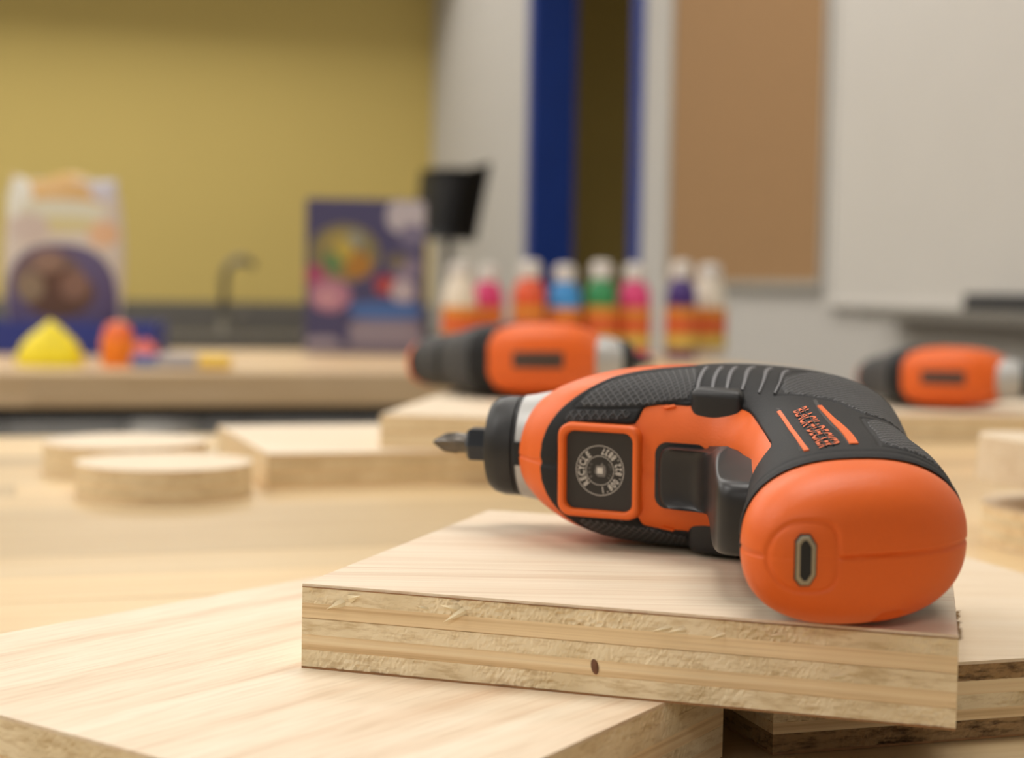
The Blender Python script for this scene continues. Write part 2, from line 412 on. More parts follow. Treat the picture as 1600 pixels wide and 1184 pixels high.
# high stool with a curved black shell near the doorway
x, y = -.215, 4.35
t = empty('drafting_stool', (x, y, FLOOR), 0); tag(t, 'black high stool with curved backrest standing before the white wall', 'stool')
zb = CAM_H + .145 - FLOOR
verts, faces = [], []
for j in range(9):
    for i in range(13):
        a = -1.15 + 2.3*i/12; h = j/8
        r = .23
        verts.append((.02+r*math.sin(a)*(1-.12*(1-h))*.45 + .03*h, -.05+.20*(1-math.cos(a))*1.2-.02*h, zb - .02 + .19*h + (.028 if i > 8 else 0)*h*(i-8)/4))
nv = len(verts)
verts += [(v[0]+.004, v[1]+.022, v[2]) for v in verts]
for j in range(8):
    for i in range(12):
        q = (j*13+i, j*13+i+1, (j+1)*13+i+1, (j+1)*13+i); faces.append(q); faces.append(tuple(nv+k for k in q[::-1]))
ring = [i for i in range(13)] + [j*13+12 for j in range(1, 9)] + [8*13+i for i in range(11, -1, -1)] + [j*13 for j in range(7, 0, -1)]
for a, c in zip(ring, ring[1:]+ring[:1]): faces.append((a, c, nv+c, nv+a))
link('backrest', mesh('backrest', verts, faces, True), M['chair'], t)
lathe('seat', [(0, zb-.34), (.19, zb-.34), (.21, zb-.31), (.20, zb-.28), (0, zb-.275)], M['chair'], t)
tube('back_stem', [(.03, .12, zb-.32), (.03, .19, zb-.20), (.03, .16, zb-.02), (.03, .06, zb+.06)], .014, M['alu'], t)
tube('column', [(0, 0, .06), (0, 0, zb-.33)], .025, M['alu'], t)
tube('foot_ring', [(.2*math.cos(k*math.pi/16), .2*math.sin(k*math.pi/16), .32) for k in range(33)], .011, M['alu'], t)
for k in range(5):
    a = k*2*math.pi/5
    f = tube('leg', [(.02*math.cos(a), .02*math.sin(a), .09), (.28*math.cos(a), .28*math.sin(a), .05)], [.022, .014], M['chair'], t)
    tube('glide', [(.27*math.cos(a), .27*math.sin(a), 0), (.27*math.cos(a), .27*math.sin(a), .05)], .018, M['chair'], f)

# ------------------------------------------------------------------ the two work tables, tops glued up from staves
def work_table(name, label, u0, u1, n0, n1, th, mat, w, seed):
    rnd = random.Random(seed)
    t = empty(name, (0, 0, 0), PHI); tag(t, label, 'table')
    cache = {}
    rows = int(round((n1-n0)/w)); w = (n1-n0)/rows
    for r in range(rows):
        cuts = [u0, u0+rnd.uniform(.35, .95)]
        while cuts[-1] < u1-.45: cuts.append(cuts[-1]+rnd.choice([.55, .7, .85]))
        cuts[-1] = u1
        for a, c in zip(cuts, cuts[1:]):
            o = box('stave', a, c-.0003, n0+r*w, n0+(r+1)*w-.0003, -th, -rnd.random()*.00012, mat, t)
    for uu in (u0+.08, u1-.08):
        for nn in (n0+.08, n1-.08):
            box('leg', uu-.03, uu+.03, nn-.03, nn+.03, FLOOR, -th, M['metal_dark'], t, .004)
    box('apron', u0+.1, u1-.1, n0+.07, n0+.09, -th-.02, -th, M['metal_dark'], t)
    box('apron', u0+.1, u1-.1, n1-.09, n1-.07, -th-.02, -th, M['metal_dark'], t)
    return t
work_table('work_table', 'butcher block work table of glued pale staves under the plywood offcuts', -1.25, 1.15, .09, 1.06, .036, M['stave'], .0425, 3)
work_table('work_table', 'butcher block work table carrying the paint bottles and printed box', -1.55, .95, 1.775, 2.42, .036, M['stave2'], .0425, 5)

# ------------------------------------------------------------------ plywood
def ply_board(name, label, corners, z0, t, layers, mat_top, step=.0012, group=None, seed=1, rot=0.0):
    """corners: plan outline in mm, counter-clockwise; layers: list of (fraction, material key, roughness in m)"""
    root = empty(name, (corners[0][0]*.001, corners[0][1]*.001, z0))
    tag(root, label, 'plywood', group)
    ox, oy = corners[0]
    core = core_long(rot)
    P = [((x-ox)*.001, (y-oy)*.001) for x, y in corners]
    peri = []
    for i in range(len(P)):
        a, b = Vector(P[i]), Vector(P[(i+1) % len(P)]); L = (b-a).length; m = max(2, int(L/step)); d = (b-a)/L; nrm = Vector((d.y, -d.x))
        for k in range(m): peri.append((a+d*(L*k/m), nrm, min(k, m-k)*L/m))
    z = 0.0; tot = sum(l[0] for l in layers)
    for li, (fr, mk, rough) in enumerate(layers):
        h = t*fr/tot
        face = mk.startswith('veneer') or mk == 'top'
        mat = mat_top if mk == 'top' else core if mk == 'core_smooth' else M[mk]
        rows = 2 if rough == 0 else 6
        verts, faces = [], []
        n = len(peri)
        for j in range(rows):
            f = j/(rows-1)
            for (p, nrm, e) in peri:
                d = 0.0
                if rough:
                    q = Vector((p.x*1100+seed*13, p.y*1100, (z+h*f)*1500+li*7))
                    v = mnoise.noise(q) + .5*mnoise.noise(q*2.3)
                    patch = mnoise.noise(Vector((p.x*55, p.y*70, li*3.1+seed)))
                    d = -rough*max(0, v*.9+.25)*max(0.12, min(1, .5+patch*1.8))
                    if 0 < j < rows-1: d += rough*.35*max(0, v)*(patch > .1)
                else:
                    d = -.00012*(li % 2) + .00005*mnoise.noise(Vector((p.x*200, p.y*200, li*3)))
                d -= .00010*(mk == 'glue_line')
                d *= min(1, e/.002)
                verts.append((p.x+nrm.x*d, p.y+nrm.y*d, z+h*f))
        for j in range(rows-1):
            for i in range(n):
                i2 = (i+1) % n; faces.append((j*n+i, j*n+i2, (j+1)*n+i2, (j+1)*n+i))
        faces.append(list(range(n))[::-1]); faces.append([(rows-1)*n+i for i in range(n)])
        link('face_veneer' if (li in (0, len(layers)-1)) else 'ply_layer', mesh('ply', verts, faces), mat, root)
        z += h
    return root
LAY = [(.45, 'glue', 0), (3.5, 'core_rough', .0005), (.18, 'glue_line', 0), (3.0, 'core_smooth', 0), (3.3, 'core_rough', .0003), (.18, 'glue_line', 0), (3.1, 'core_smooth', 0), (3.2, 'core_rough', .0007), (.22, 'glue', 0), (.55, 'top', 0)]
LAY_R = [(.5, 'glue', 0), (3.9, 'core_coarse', .0011), (2.4, 'core_smooth', 0), (3.2, 'core_rough', .0009), (3.0, 'core_smooth', 0), (3.6, 'core_coarse', .0011), (.7, 'top', 0)]
LAY_L = [(.5, 'glue', 0), (3.2, 'core_smooth', 0), (3.4, 'core_rough', .0004), (3.1, 'core_smooth', 0), (3.4, 'core_rough', .0003), (3.2, 'core_rough', .0006), (.7, 'top', 0)]
LAY_F = [(.6, 'veneer', 0), (3, 'core_smooth', 0), (3, 'core_rough', .0002), (3, 'core_smooth', 0), (3, 'core_rough', .0002), (3, 'core_smooth', 0), (.8, 'top', 0)]
def rect(cx, cy, ang, L, W):
    c, s = math.cos(math.radians(ang)), math.sin(math.radians(ang))
    return [(cx, cy), (cx+L*c, cy+L*s), (cx+L*c-W*s, cy+L*s+W*c), (cx-W*s, cy+W*c)]
main = ply_board('plywood_offcut', 'square plywood offcut with torn splintered edge lying under the cordless screwdriver', [(-43.5, 336.2), (83.9, 295.7), (114.0, 414.5), (-6.0, 453.0)], .018, .018, LAY, M['veneer_front'], .0005, seed=2, rot=-17.6)
# torn splinters and a small knot on its front edge
e1 = Vector((math.cos(math.radians(-17.6)), math.sin(math.radians(-17.6)), 0)); out = Vector((e1.y, -e1.x, 0))
def splinter(s, z, L, up, ang, w=.0010):
    a = Vector(e1*s*.001 + out*(-.0002)); a.z = z*.001
    d = (e1*math.cos(ang) + Vector((0, 0, math.sin(ang)))).normalized()
    verts = []
    m = 7
    for k in range(m):
        f = k/(m-1); c = a + d*(L*.001*f) + out*(up*.001*math.sin(f*1.9)); wd = w*(1-f)**.6*(.6+.4*math.sin(3*f+1)); sd = d.cross(out).normalized()
        verts += [c+sd*wd, c-sd*wd, c+out*.0003-sd*wd*.1]
    faces = []
    for k in range(m-1):
        for j in range(3):
            j2 = (j+1) % 3; faces.append((3*k+j, 3*k+j2, 3*k+3+j2, 3*k+3+j))
    faces += [(0, 2, 1)]
    link('splinter', mesh('splinter', verts, faces), M['chip'], main)
splinter(9.8, 14.9, 4.4, .7, math.radians(205)); splinter(10.5, 15.4, 3.4, 1.3, math.radians(20)); splinter(36.5, 15.2, 5.0, 1.8, math.radians(212), .0008); splinter(35.5, 15.2, 4.0, 1.0, math.radians(170))
splinter(79.5, 15.2, 3.8, .8, math.radians(195), .0007); splinter(82.5, 15.0, 3.5, .9, math.radians(190), .0007); splinter(113, 8.6, 3, .6, math.radians(190), .0006)
splinter(28.5, 14.6, 2.5, .8, math.radians(160), .0005); splinter(90, 14.7, 3.0, .8, math.radians(200), .0005); splinter(101, 15.4, 2.6, .7, math.radians(186), .0005)
bm = bmesh.new(); bmesh.ops.create_uvsphere(bm, u_segments=10, v_segments=8, radius=1)
for v in bm.verts: v.co = (e1*(64+v.co.x*.85)*.001 + out*(v.co.y*.25)*.001) + Vector((0, 0, (5.9+v.co.z*1.5+v.co.x*-.5)*.001))
link('knot', bm_mesh('knot', bm, True), M['knot'], main)
# frayed fibres along its right-hand top edge
e2 = Vector((-e1.y, e1.x, 0)); eR = Vector((.0301, .1188, 0)).normalized(); rng = random.Random(4)
fv, ff = [], []
for k in range(70):
    d0 = rng.uniform(2, 26)*.001; b0 = e1*.1337 + eR*d0 + Vector((0, 0, .0176-rng.random()*.0012))
    tip = b0 + e1*rng.uniform(.0002, .0011) + e2*rng.uniform(-.0012, .0012) + Vector((0, 0, rng.uniform(-.0004, .0007))); i = len(fv)
    fv += [b0-e2*.00016, b0+e2*.00016, b0+Vector((0, 0, .0002)), tip]; ff += [(i, i+1, i+3), (i+1, i+2, i+3), (i+2, i, i+3)]
o = link('frayed_fibres', mesh('fibres', fv, ff), M['core_coarse'], main); o['kind'] = 'stuff'

ply_board('plywood_offcut', 'broad plywood offcut with smooth pale edges lying on the table under the square offcut', [(-15.8, 239), (46, 336), (-53, 443), (-143, 330)], 0, .018, LAY_L, M['veneer_left'], .0006, seed=5, rot=57)
ply_board('plywood_offcut', 'plywood offcut with dark coarse sawn edge lying on the table under the square offcut', rect(57.2, 339.4, 17.5, 129, 160), 0, .0178, LAY_R, M['veneer'], .0006, seed=8, rot=17.5)
ply_board('plywood_offcut', 'large plywood offcut lying on the table behind the two discs', rect(-117, 770, 19, 270, 158), 0, .0172, LAY_F, M['veneer'], .003, seed=11, rot=19)
ply_board('plywood_offcut', 'plywood offcut lying on another board and carrying an orange screwdriver', rect(-66, 806, -8, 240, 280), .0172, .0172, LAY_F, M['veneer'], .003, seed=12, rot=-8)
ply_board('plywood_offcut', 'plywood offcut carrying an orange screwdriver at the whiteboard end of table', rect(228, 1082, 6, 260, 150), 0, .018, LAY_F, M['veneer'], .003, seed=13, rot=6)

def ply_disc(name, label, cx, cy, r, z0, t, group=None, mat=None):
    root = empty(name, (cx*.001, cy*.001, z0)); tag(root, label, 'plywood disc', group)
    lay = LAY_F; tot = sum(l[0] for l in lay); z = 0
    for li, (fr, mk, rg) in enumerate(lay):
        h = t*fr/tot; rr = r*.001 - (.0002 if li % 2 else 0)
        lathe('face_veneer' if li in (0, len(lay)-1) else 'ply_layer', [(0, z), (rr, z), (rr, z+h), (0, z+h)], M['veneer'] if mk == 'top' else M[mk], root, 72, cap=False)
        z += h
    return root
ply_disc('plywood_disc', 'round plywood disc lying in front of another disc on the table', -162, 749, 40.5, 0, .0152)
ply_disc('plywood_disc', 'round plywood disc half hidden behind another disc and beside a board', -201, 836, 42, 0, .0160)
# plywood stand at the table's right: disc foot, upright and tilted plate
t = empty('plywood_stand', (.236, .640, 0), 0); tag(t, 'small plywood stand of round foot, upright and tilted plate', 'plywood stand')
z = 0
for li, (fr, mk, rg) in enumerate(LAY_F):
    h = .016*fr/18.6 if False else .016*fr/sum(l[0] for l in LAY_F)
    lathe('foot_layer', [(0, z), (.045, z), (.045, z+h), (0, z+h)], M['veneer'] if mk == 'top' else M[mk], t, 64, cap=False); z += h
box('upright', -.024, .006, -.008, .008, .016, .026, M['veneer'], t, .0006)
pl = prism('plate', [(.052*math.cos(a)*(1.0), .040*math.sin(a)) for a in [k*2*math.pi/40 for k in range(40)]], 0, .018, M['veneer'], t, .0005)
pl.matrix_local = Matrix.Translation((.002, -.004, .0235)) @ Matrix.Rotation(math.radians(3), 4, 'Y')

# ------------------------------------------------------------------ things on the back table
CR = {'orange': (.75, .10, .03), 'blue': (.05, .30, .72), 'green': (.03, .27, .09), 'pink': (.72, .05, .20), 'purple': (.05, .015, .17), 'cream': (.78, .70, .58)}
for k, v in CR.items(): M['paint_'+k] = plain('paint_'+k, v, .35)
M['bottle_cap'] = plain('bottle_cap_white', (.66, .62, .58), .45)
M['lab_orange'] = plain('bottle_label_orange', (.72, .27, .03), .5); M['lab_red'] = plain('bottle_label_red', (.70, .11, .03), .5)
M['lab_cream'] = plain('bottle_label_yellow', (.70, .50, .10), .5)
M['lab_base'] = plain('bottle_base_plum', (.13, .03, .06), .5)
def at(px, depth): return ((px-800)/2511*depth, depth)
def paint_bottle(px, depth, colr, label, h=.140, r=.0235, group=None, conical=False):
    x, y = at(px, depth); t = empty('paint_bottle', (x, y, 0)); tag(t, label, 'paint bottle')
    H = h
    sh = M['paint_'+colr]
    body = [(0, 0), (r*.94, 0), (r, .004), (r, H*.62), (r*.96, H*.69), (r*.80, H*.76), (r*.55, H*.81), (r*.50, H*.84), (0, H*.84)]
    if conical: body = [(0, 0), (r*.94, 0), (r, .004), (r, H*.60), (r*.92, H*.69), (r*.70, H*.80), (r*.52, H*.88), (0, H*.88)]
    lathe('body', body, sh, t, 36, cap=False)
    k0 = .84 if not conical else .88
    cap = lathe('cap', [(0, H*(k0-.02)), (r*.66, H*(k0-.02)), (r*.66, H*.95), (r*.55, H*.985), (r*.3, H), (0, H)], M['bottle_cap'], t, 36, cap=False)
    lb = lathe('label_sleeve', [(r*1.015, H*.10), (r*1.03, H*.10), (r*1.03, H*.535), (r*1.015, H*.535)], M['lab_orange'], t, 36, cap=False)
    lathe('red_band', [(r*1.034, H*.28), (r*1.042, H*.28), (r*1.042, H*.42), (r*1.034, H*.42)], M['lab_red'], lb, 36, cap=False)
    lathe('yellow_band', [(r*1.034, H*.12), (r*1.042, H*.12), (r*1.042, H*.24), (r*1.034, H*.24)], M['lab_cream'], lb, 36, cap=False)
    return t
paint_bottle(716, 2.27, 'cream', 'white paint bottle with orange label standing beside the printed purple box', .134, .0245, conical=True)
paint_bottle(760, 2.34, 'pink', 'pink paint bottle with orange label half hidden behind a white one', .132, .0225)
paint_bottle(825, 2.29, 'orange', 'orange paint bottle standing between a pink and a blue one', .139, .0235)
paint_bottle(880, 2.31, 'blue', 'blue paint bottle standing between the orange and green ones', .134, .0235)
paint_bottle(937, 2.32, 'green', 'green paint bottle standing between the blue and pink ones', .140, .0235)
paint_bottle(989, 2.34, 'pink', 'pink paint bottle with tall orange label beside the green one', .138, .0235)
paint_bottle(1062, 2.345, 'purple', 'dark purple paint bottle with white cap beside a white bottle', .143, .0225)
paint_bottle(1106, 2.395, 'cream', 'white paint bottle with orange label beside the dark purple one', .140, .0250, conical=True)

# printed box
bw, bh, bd = .172, .222, .06
pm = printed('box_print', (.060, .055, .135), [
    (-.030, .145, .050, .042, (.20, .17, .08), 2), (-.035, .158, .026, .020, (.30, .24, .08), 2), (-.012, .128, .022, .020, (.36, .17, .03), 2), (-.045, .132, .016, .014, (.10, .20, .08), 2),
    (-.015, .165, .013, .012, (.25, .26, .22), 2), (-.030, .150, .012, .016, (.45, .34, .06), 2),
    (-.072, .112, .016, .016, (.33, .06, .14), 2), (-.050, .084, .030, .024, (.40, .18, .26), 2), (-.055, .080, .016, .012, (.52, .27, .32), 2),
    (.030, .100, .016, .014, (.38, .05, .05), 2), (.055, .092, .018, .018, (.45, .38, .42), 2), (.060, .125, .020, .018, (.22, .18, .26), 2), (.045, .135, .016, .010, (.16, .13, .08), 2),
    (.060, .200, .030, .026, (.46, .42, .46), 2.5), (.068, .172, .020, .016, (.17, .15, .24), 2),
    (.030, .063, .052, .013, (.06, .14, .38), 3), (.030, .030, .052, .020, (.24, .20, .25), 5), (.025, .034, .046, .003, (.33, .28, .33), 4), (.025, .024, .046, .003, (.30, .25, .30), 4),
    (-.060, .010, .025, .014, (.33, .28, .33), 3), (.00, .004, .09, .008, (.18, .15, .20), 4)])
M['box_side'] = plain('box_side', (.10, .09, .17), .5)
x, y = at(568, 2.33); t = empty('printed_box', (x, y, 0), math.radians(3)); tag(t, 'dark purple cardboard box with colourful print standing on the back table', 'box')
box('carton', -bw/2, bw/2, 0, bd, 0, bh, M['box_side'], t, .001)
box('printed_front', -bw/2+.0005, bw/2-.0005, -.0006, 0, .0005, bh-.0005, pm, t)
fl = box('lid_flap', -bw/2+.001, bw/2-.001, .002, bd-.002, bh, bh+.0012, M['box_side'], t)

# tall printed pouch in a blue tray
pm2 = printed('pouch_print', (.60, .53, .47), [
    (.0, .225, .075, .030, (.62, .38, .14), 2.5), (-.062, .205, .022, .030, (.72, .72, .66), 2), (.058, .222, .022, .020, (.55, .53, .60), 2),
    (.0, .188, .060, .016, (.62, .60, .48), 2.5), (.01, .170, .040, .010, (.58, .50, .24), 2.5), (-.045, .165, .030, .020, (.55, .46, .42), 2), (.058, .158, .020, .018, (.68, .42, .25), 2),
    (.0, .06, .078, .084, (.10, .075, .17), 2.6), (-.015, .095, .050, .040, (.16, .10, .09), 2), (.0, .078, .050, .034, (.10, .045, .03), 2), (.022, .088, .020, .020, (.22, .12, .09), 2), (-.040, .085, .020, .020, (.24, .17, .11), 2),
    (-.015, .120, .022, .016, (.26, .16, .12), 2), (.0, .01, .085, .024, (.06, .05, .22), 4)])
x, y = at(98, 2.20); t = empty('printed_pouch', (x, y, .004), math.radians(-4)); tag(t, 'tall shiny printed pouch with white and purple print standing in the blue tray', 'pouch')
verts, faces = [], []
nu, nz = 24, 28
for side in (1, -1):
    for j in range(nz+1):
        f = j/nz; z = .235*f; hw = .076 + .008*math.sin(f*3.1) - .004*(f > .9)
        thick = .026*max(0, (1-f)**.55)*(1 if f > 0 else 1)
        for i in range(nu+1):
            q = -1+2*i/nu
            zz = z + (.006*math.sin(q*5+1)*f if f > .85 else 0)
            verts.append((hw*q, side*(-1)*(thick*math.sqrt(max(0, 1-q*q))+.0006) + .004*math.sin(q*4+z*30)*f, zz))
nn = (nu+1)*(nz+1)
for sd in (0, 1):
    for j in range(nz):
        for i in range(nu):
            a = sd*nn+j*(nu+1)+i; q = (a, a+1, a+nu+2, a+nu+1); faces.append(q if sd == 0 else q[::-1])
bd_ = [i for i in range(nu+1)] + [j*(nu+1)+nu for j in range(1, nz+1)] + [nz*(nu+1)+i for i in range(nu-1, -1, -1)] + [j*(nu+1) for j in range(nz-1, 0, -1)]
for a, c in zip(bd_, bd_[1:]+bd_[:1]): faces.append((c, a, nn+a, nn+c))
link('bag', mesh('bag', verts, faces, True), pm2, t)
box('top_seal', -.074, .074, -.0015, .0030, .222, .232, M['bottle_cap'], t, .0006)
M['blue_tray'] = plain('tray_blue', (.018, .035, .24), .4)
x, y = at(92, 2.135); t = empty('blue_tray', (x, y, 0), PHI*.3); tag(t, 'low dark blue plastic tray holding the printed pouch', 'tray')
bm = bmesh.new(); bm_box(bm, -.125, .125, 0, .13, 0, .004, .001)
link('base', bm_mesh('base', bm), M['blue_tray'], t)
for a in ((-.125, .125, 0, .004), (-.125, .125, .126, .13), (-.125, -.121, .004, .126), (.121, .125, .004, .126)):
    w_ = box('side_wall', a[0], a[1], a[2], a[3], .004, .043, M['blue_tray'], t, .001)
# small bright craft things along the edge of the back table
def lump(name, label, cat, px, depth, rx, ry, hz, colr, fn, rz=0.0):
    m = plain(name+'_colour', colr, .5); x, y = at(px, depth)
    verts, faces = [], []
    nr, ns = 10, 40
    for j in range(nr+1):
        f = j/nr
        for i in range(ns):
            a = 2*math.pi*i/ns; r = math.cos(f*math.pi/2)**.55 if j < nr else 0
            verts.append((rx*r*math.cos(a), ry*r*math.sin(a), hz*f*fn(r*math.cos(a))))
    for j in range(nr):
        for i in range(ns):
            i2 = (i+1) % ns; faces.append((j*ns+i, j*ns+i2, (j+1)*ns+i2, (j+1)*ns+i))
    faces.append(list(range(ns))[::-1])
    o = link(name, mesh(name, verts, faces, True), m); o.location = (x, y, 0); o.rotation_euler = (0, 0, rz)
    return tag(o, label, cat)
lump('modelling_clay', 'bright yellow peaked lump near the edge of the back table', 'clay', 77, 1.86, .040, .026, .054, (.86, .70, .012), lambda q: .84+.16*math.exp(-((q-.06)/.22)**2))
M['cone'] = plain('craft_orange', (.95, .24, .015), .45)
x, y = at(183, 1.875); t = empty('craft_pot', (x, y, 0)); tag(t, 'small bright orange pot with rounded lid beside the yellow lump', 'pot')
lathe('pot', [(0, 0), (.017, 0), (.019, .004), (.0195, .030), (.018, .032), (0, .032)], M['cone'], t, 32, cap=False)
lathe('lid', [(0, .031), (.0175, .031), (.017, .040), (.012, .049), (0, .053)], plain('craft_orange_red', (.85, .16, .03), .45), t, 32, cap=False)
lump('modelling_clay', 'small coral red lump lying right beside the orange pot', 'clay', 226, 1.93, .019, .016, .030, (.70, .13, .07), lambda q: 1.0)
x, y = at(238, 1.845); t = empty('paint_marker', (x, y, .008), math.radians(-3)); tag(t, 'marker with grey barrel, blue end and yellow cap lying on back table', 'marker')
def rod(name, x0, x1, r, mat): return tube(name, [(x0, 0, 0), (x0+.002, 0, 0), (x1-.002, 0, 0), (x1, 0, 0)], [r*.8, r, r, r*.8], mat, t, 20)
rod('end_plug', -.024, .006, .0075, plain('marker_blue', (.10, .16, .38), .5)); rod('barrel', .005, .054, .0078, plain('marker_grey', (.36, .34, .36), .5)); rod('cap', .053, .090, .0085, plain('marker_yellow', (.80, .53, .06), .5))

# stations of the driver body in its own plan (s along the bit axis, v towards the butt), mm
ST = [ # O(s,v)      I(s,v)        T     n
 (22.0,-14.5,  7.0, 16.0, 15.2, 2.0),
 (26.0,-17.5, 11.5, 21.5, 17.6, 2.3),
 (33.0,-20.3, 20.0, 27.0, 20.4, 2.8),
 (44.0,-22.0, 31.0, 29.5, 22.0, 3.0),
 (59.0,-22.0, 42.0, 31.0, 22.4, 3.0),
 (75.0,-20.0, 50.0, 32.5, 22.4, 2.9),
 (90.0,-12.5, 57.0, 34.5, 21.8, 2.8),
 (99.0, 1.0, 61.5, 38.5, 20.4, 2.7),
 (101.8,18.0, 64.5, 45.5, 18.7, 2.6),
 (103.0,35.0, 67.0, 55.0, 17.6, 2.6),
 (106.0,52.0, 69.0, 68.0, 16.8, 2.6),
 (110.0,68.0, 71.0, 83.0, 16.2, 2.6),
 (112.8,84.0, 71.8,102.0, 15.1, 2.45),
]
LOW = 0.91   # the flank it lies on is a little flatter
def catmull(P, m):
    P = np.array(P, float); n = len(P)
    Q = np.vstack([2*P[0]-P[1], P, 2*P[-1]-P[-2]])
    out = []
    for x in np.linspace(0, n-1, m):
        i = min(int(x), n-2); f = x-i
        a, b, c, d = Q[i], Q[i+1], Q[i+2], Q[i+3]
        out.append(.5*((2*b)+(-a+c)*f+(2*a-5*b+4*c-d)*f*f+(-a+3*b-3*c+d)*f**3))
    return np.array(out)
def body_grid(nt, thetas, t0=0.0, t1=1.0):
    full = catmull(ST, 601)
    tt = np.linspace(t0, t1, nt)
    S = np.array([[np.interp(t, np.linspace(0, 1, 601), full[:, k]) for k in range(6)] for t in tt])
    O, I, T, n = S[:, 0:2], S[:, 2:4], S[:, 4], S[:, 5]
    c = (O+I)/2; d = (O-I)/2
    co, si = np.cos(thetas), np.sin(thetas)
    P = np.zeros((nt, len(thetas), 3))
    for k in range(nt):
        e = 2.0/n[k]
        cx = np.sign(co)*np.abs(co)**e; sx = np.sign(si)*np.abs(si)**e
        P[k, :, 0] = c[k, 0]+d[k, 0]*cx; P[k, :, 1] = c[k, 1]+d[k, 1]*cx; P[k, :, 2] = T[k]*sx*np.where(sx < 0, LOW, 1.0)
    return P
def grid_normals(P, closed=True):
    du = np.gradient(P, axis=0)
    if closed:
        dv = np.roll(P, -1, axis=1)-np.roll(P, 1, axis=1)
    else:
        dv = np.gradient(P, axis=1)
    N = np.cross(dv, du); L = np.linalg.norm(N, axis=2, keepdims=True)
    return N/np.maximum(L, 1e-9)

# ------------------------------------------------------------------ the cordless screwdriver (built once, in mm, then copied)
LT, LA = 150.0, 65.0                 # rough lengths of the unrolled body skin: along and half around
def poly_sdf(poly, X, Y):
    """signed distance in mm, positive inside; poly in (t, a)"""
    P = np.array(poly, float)*np.array([LT, LA]); n = len(P)
    X = X*LT; Y = Y*LA
    d = np.full(X.shape, 1e9); ins = np.zeros(X.shape, bool)
    for i in range(n):
        ax, ay = P[i]; bx, by = P[(i+1) % n]
        ex, ey = bx-ax, by-ay; L2 = ex*ex+ey*ey+1e-12
        k = np.clip(((X-ax)*ex+(Y-ay)*ey)/L2, 0, 1)
        d = np.minimum(d, (X-ax-k*ex)**2+(Y-ay-k*ey)**2)
        c = ((ay > Y) != (by > Y))
        with np.errstate(divide='ignore', invalid='ignore'):
            ins ^= c & (X < (bx-ax)*(Y-ay)/((by-ay) if by != ay else 1e-12)+ax)
    d = np.sqrt(d)
    return np.where(ins, d, -d)
def smooth_poly(poly, it=2):
    P = [np.array(p, float) for p in poly]
    for _ in range(it):
        Q = []
        for i in range(len(P)):
            a, b = P[i], P[(i+1) % len(P)]; Q += [a*.75+b*.25, a*.25+b*.75]
        P = Q
    return P
R_NOSE = [(-.1, 1.3), (.112, 1.3), (.115, 1.0), (.115, .978), (.117, .942), (.128, .884), (.150, .818), (.174, .764), (.202, .698), (.228, .631), (.265, .576), (.300, .525), (.335, .485), (.385, .43), (.43, .35), (.47, .24), (.485, .1), (.487, -.3), (-.1, -.3)]
R_BELLY = [(.166, 1.3), (.166, 1.0), (.168, .962), (.170, .905), (.182, .893), (.247, .893), (.303, .898), (.311, .868), (.314, .830), (.327, .810), (.375, .803), (.419, .800), (.50, .775), (.582, .754), (.66, .755), (.72, .755), (.80, .745), (.862, .733), (.880, .79), (.888, .86), (.893, .93), (.895, 1.0), (.895, 1.3)]
R_FINE = [(.190, .815), (.210, .732), (.241, .672), (.278, .626), (.319, .575), (.362, .533), (.420, .768), (.359, .790), (.309, .818), (.25, .826)]
R_COARSE = [(.174, .835), (.190, .828), (.25, .838), (.296, .832), (.294, .876), (.247, .880), (.186, .881), (.172, .872)]
R_TEXB = [(.50, .503), (.604, .622), (.646, .541), (.675, .500), (.734, .448), (.772, .405), (.768, .30), (.762, -.3), (.560, -.3), (.553, .15), (.53, .38)]
R_TEXC = [(.800, .425), (.895, .440), (.955, .437), (.958, .315), (.958, -.3), (.805, -.3), (.800, .30)]
TH_N = 480
THETA = np.linspace(0, 2*np.pi, TH_N+1)[:-1]
def groove(P_T, A_mm, depth=.45, w=.32): return -depth*np.exp(-(A_mm/w)**2)
def to_local(P): return np.stack([P[..., 0], -P[..., 1], P[..., 2]], -1)*.001
def fold(th):                         # theta -> a in 0..1
    x = np.mod(th, 2*np.pi); return np.where(x <= np.pi, x, 2*np.pi-x)/np.pi
def outward(P, Nn):
    c = P.mean(axis=1, keepdims=True); return Nn if ((P-c)*Nn).sum() > 0 else -Nn
def skin(nt, t0, t1, thetas, closed):
    P = body_grid(nt, thetas, t0, t1); Nn = outward_fix(P, grid_normals(P, closed)); return P, Nn
def outward_fix(P, Nn):
    # outward = away from the section centre
    full = catmull(ST, 601); return Nn if FLIP > 0 else -Nn
_p = body_grid(40, THETA); _n = grid_normals(_p, True); FLIP = 1 if ((_p-_p.mean(axis=1, keepdims=True))*_n).sum() > 0 else -1
